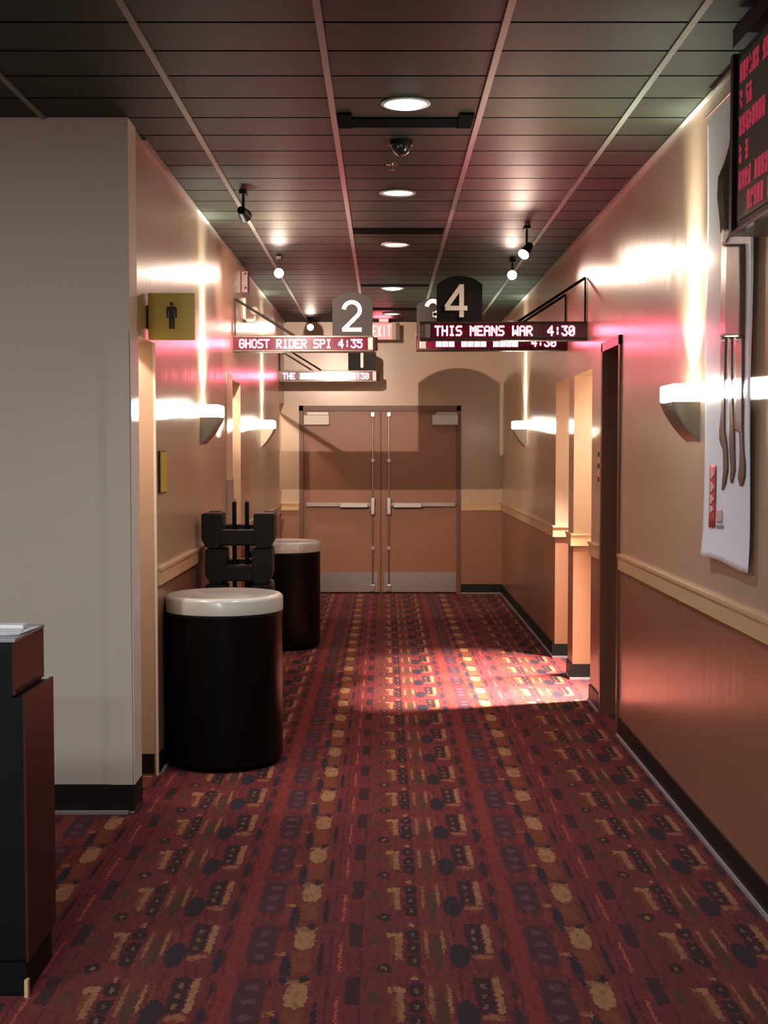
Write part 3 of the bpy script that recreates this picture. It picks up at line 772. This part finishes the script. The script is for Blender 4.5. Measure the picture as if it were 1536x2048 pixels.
for i in range(5):
    booster(.178 + i * .2055, (.418 if i == 4 else .385), names[i], dx=(0 if i == 4 else .004))

# ------------------------------------------------------------------ banner on the right wall
BY0, BY1 = 4.49, 5.13       # near, far edge
BZ0, BZ1 = 1.140, 2.860
def ban_x(s, z):
    """surface of the hanging banner; s 0 far edge, 1 near edge"""
    t = max(0, (1.30 - z) / .16)
    return XR - .026 - .004 * math.sin(s * PI * 1.3 + .4) - .006 * s - .010 * t * t * (1 - .6 * s) - .0025 * math.sin(z * 7 + s * 2)
def ban_p(s, z, off=0.0): return (ban_x(s, z) - off, BY1 - s * (BY1 - BY0), z)
def bz0(s): return BZ0 + .010 * math.sin(s * 5) + .006 * s
def bz1(s): return BZ1 - .02 + .02 * math.sin(s * PI)
ban = bmesh.new(); NS, NZ = 20, 80
gv = [[ban.verts.new(ban_p(i / NS, bz0(i / NS) + (bz1(i / NS) - bz0(i / NS)) * j / NZ)) for j in range(NZ + 1)] for i in range(NS + 1)]
for i in range(NS):
    for j in range(NZ): ban.faces.new((gv[i][j], gv[i + 1][j], gv[i + 1][j + 1], gv[i][j + 1]))
br = thing('hanging_banner', 'tall white advertising banner with long legged figures hanging on the right wall', 'banner', (XR, 4.8, BZ1))
o = obj('banner_sheet', ban, M['banner'], br, smooth=True)
md = o.modifiers.new('thick', 'SOLIDIFY'); md.thickness = .002; md.offset = 1
bm = bmesh.new(); tube(bm, (XR - .03, BY0, BZ1 - .005), (XR - .03, BY1, BZ1 - .005), .010); obj('top_rod', bm, M['steel'], br)
def sz(u, v):
    y = 1.262 * 2600 / (u - 768); return (BY1 - y) / (BY1 - BY0), EYE + (903 - v) * y / 2600
def print_shape(name, rows, m, off=.0035):
    """rows (v, u_left, u_right) read off the photograph as survey points on the banner plane"""
    bm = bmesh.new(); dense = []
    for (v0, a0, c0), (v1, a1, c1) in zip(rows, rows[1:]):
        for k in range(6):
            t = k / 6; dense.append((v0 + (v1 - v0) * t, a0 + (a1 - a0) * t, c0 + (c1 - c0) * t))
    dense.append(rows[-1]); prev = None
    for v, a, c in dense:
        sa, za = sz(a, v); sc, zc = sz(c, v)
        cur = [bm.verts.new(ban_p(max(0, min(1, sa + (sc - sa) * q / 4)), za + (zc - za) * q / 4, off)) for q in range(5)]
        if prev:
            for q in range(4): bm.faces.new((prev[q], prev[q + 1], cur[q + 1], cur[q]))
        prev = cur
    o = obj(name, bm, m, br, smooth=True)
    md = o.modifiers.new('thick', 'SOLIDIFY'); md.thickness = .001
    return o
print_shape('printed_hair', [(235, 1462, 1490), (300, 1455, 1492), (332, 1446, 1492), (362, 1433, 1490), (400, 1431, 1488), (445, 1436, 1486), (470, 1438, 1484)], M['print_dark'])
print_shape('printed_torso', [(492, 1441, 1484), (530, 1440, 1485), (580, 1441, 1486), (630, 1441, 1487), (675, 1442, 1487)], M['print_brown'])
print_shape('printed_leg', [(675, 1442, 1454), (760, 1444, 1453), (820, 1445, 1452), (862, 1441, 1452), (880, 1441, 1455), (900, 1448, 1457), (940, 1449, 1458), (965, 1447, 1454), (980, 1446, 1449)], M['print_skin'])
print_shape('printed_leg', [(675, 1458, 1465), (760, 1460, 1466), (850, 1462, 1470), (875, 1460, 1471), (905, 1461, 1471), (940, 1463, 1472), (958, 1462, 1468), (966, 1463, 1466)], M['print_skin'])
print_shape('printed_leg', [(675, 1468, 1487), (740, 1470, 1488), (800, 1471, 1488), (858, 1470, 1488), (866, 1480, 1488), (900, 1481, 1489), (930, 1480, 1492), (955, 1477, 1491), (972, 1481, 1486)], M['print_skin'])
print_shape('printed_badge', [(462, 1441, 1462), (490, 1440, 1448)], M['print_grey'], .004)
print_shape('printed_red_strip', [(930, 1421, 1434), (1055, 1422, 1434)], M['print_red'])
for v0, v1 in ((940, 958), (964, 985), (990, 1008), (1012, 1026)):
    print_shape('printed_letter', [(v0, 1424, 1427), ((v0 + v1) / 2, 1424, 1433), (v1, 1424, 1427)], M['print_pink'], .0055)
print_shape('printed_caption', [(1018, 1437, 1447), (1045, 1438, 1448)], M['print_pink'])
print_shape('printed_caption', [(1049, 1437, 1450), (1056, 1438, 1450)], M['print_grey'])

# ------------------------------------------------------------------ showtime board at top right
r = thing('showtime_board', 'large black showtimes board with rows of dim red characters, top right corner', 'display board', (XR, 3.4, 2.55))
fx = 1.145; fy0, fy1 = 2.55, 4.31
obj('case', boxes((fx, XR, fy0, fy1, 2.272, 2.838), bev=.004), M['black'], r)
obj('screen', boxes((fx - .003, fx, fy0 + .03, fy1 - .07, 2.300, 2.815)), M['board'], r)
obj('bottom_trim', boxes((fx - .010, fx + .006, fy0, fy1 + .004, 2.262, 2.274)), M['chrome'], r)
obj('underside', boxes((fx + .006, XR, fy0, fy1, 2.262, 2.272)), M['board_under'], r)
obj('side_frame', boxes((fx - .012, fx + .02, fy1 - .03, fy1 + .002, 2.274, 2.845)), M['black'], r)
obj('ceiling_hanger', boxes((1.165, XR, fy0, 4.41, 2.90, CZ)), M['black'], r)
obj('hanger_post', boxes((1.20, 1.26, 3.95, 4.02, 2.83, 2.91)), M['black'], r)
rnd = random.Random(3)
rows = [(2.765, 0, [1, 1, .5, .5, 1, 1, 0, 1, 1, 1, 1, 1]), (2.680, 0, [.7, 0, 1, 1]), (2.597, 0, [1, 1, .6, .4, 1, 1, 1, 1, 0, 1, 1, 1]), (2.510, 0, [.7, 0, 1]), (2.424, 0, [1, .8, 1, 1, 0, 1, 1, 1, 1]), (2.346, 3, [1, .8, 1, 1, 1, 0, 1, 1])]
for zc, ind, cells in rows:
    yy = 4.225 - ind * .034
    for c_ in cells:
        if c_:
            bm = bmesh.new()
            h = .030
            for rr in range(5):
                for cc in range(3):
                    if rnd.random() < (.9 if c_ == 1 else .6):
                        bx(bm, fx - .005, fx - .003, yy - .026 + cc * .0087, yy - .026 + cc * .0087 + .0088, zc - h + rr * .012, zc - h + rr * .012 + .0115)
            obj('lit_character', bm, M['boardled'], r)
        yy -= .036

# ------------------------------------------------------------------ ticket podium at lower left
r = thing('ticket_podium', 'dark ticket podium with reddish mahogany side at the lower left edge', 'podium', (-1.35, 3.75, 0))
px0, px1 = -1.66, -1.012
py0, py1 = 3.64, 3.95
obj('toe_kick', boxes((px0, px1 - .012, py0 + .012, py1 - .01, 0, .11)), M['podium'], r)
obj('cabinet', boxes((px0, px1 - .008, py0, py1, .11, .862)), M['podium'], r)
obj('side_panel', boxes((px1 - .008, px1, py0, py1, .105, .870)), M['mahogany'], r)
obj('upper_cabinet', boxes((px0, px1 - .036, py0, py1, .862, 1.020)), M['podium'], r)
obj('upper_side_panel', boxes((px1 - .036, px1 - .028, py0, py1, .870, 1.022)), M['mahogany'], r)
obj('top', boxes((px0, px1 - .026, py0 - .004, py1 + .004, 1.020, 1.030), bev=.002), M['podium_top'], r)
obj('leveller', boxes((px1 - .014, px1 - .004, py0 + .0, py0 + .02, .0, .05)), M['rail'], r)
bm = bmesh.new()
for i, (dx, dy, a) in enumerate(((0, 0, .05), (.012, .01, -.09), (-.01, .004, .16))):
    mt = Matrix.Translation((-1.17 + dx, 3.79 + dy, 1.0315 + i * .0018)) @ Matrix.Rotation(a, 4, 'Z')
    vs = bx(bm, -.12, .12, -.085, .085, -.0006, .0006)
    bmesh.ops.transform(bm, matrix=mt, verts=vs)
tag(obj('ticket_papers', bm, M['paper']), 'loose white papers lying on the podium top', 'paper')
bm = bmesh.new()
bx(bm, -1.14, -1.06, 3.80, 3.85, 1.0365, 1.048, bev=.003)
tag(obj('desk_trinket', bm, M['paper']), 'small clear glinting item on the papers of the podium', 'office item')

# ------------------------------------------------------------------ room lights that are out of view
for (x, y) in ((-2.6, 1.2), (-1.3, 0.2), (-.9, -1.8)):
    light('AREA', (x, y, CZ - .03), LOBBY_W, LOBBY_C, (0, 0, -1), shape='DISK', size=.5)
# lamps inside the side openings
light('AREA', (1.80, 8.22, 2.42), ALC_RIGHT_W, ALC_C, (-.38, .02, -1), shape='DISK', size=.08, spread=math.radians(42))
light('AREA', (1.80, 9.25, 2.42), ALC_RIGHT_W * .5, ALC_C, (-.38, .02, -1), shape='DISK', size=.08, spread=math.radians(42))
light('AREA', (-1.55, 5.86, 2.4), ALC_LEFT_W * 1.4, ALC_C, (.5, .0, -1), shape='DISK', size=.10)
light('AREA', (-1.75, 9.50, 2.6), ALC_LEFT_W * 2, ALC_C, (.5, .0, -1), shape='DISK', size=.10)
light('AREA', (-1.75, 13.75, 2.6), ALC_LEFT_W * 2, ALC_C, (.5, .0, -1), shape='DISK', size=.10)
light('POINT', (1.85, 8.40, 2.30), 3.0, ALC_C, shadow_soft_size=.04)  # this and the next: weak fill added to brighten the jambs
light('POINT', (1.85, 9.40, 2.30), 2.0, ALC_C, shadow_soft_size=.04)
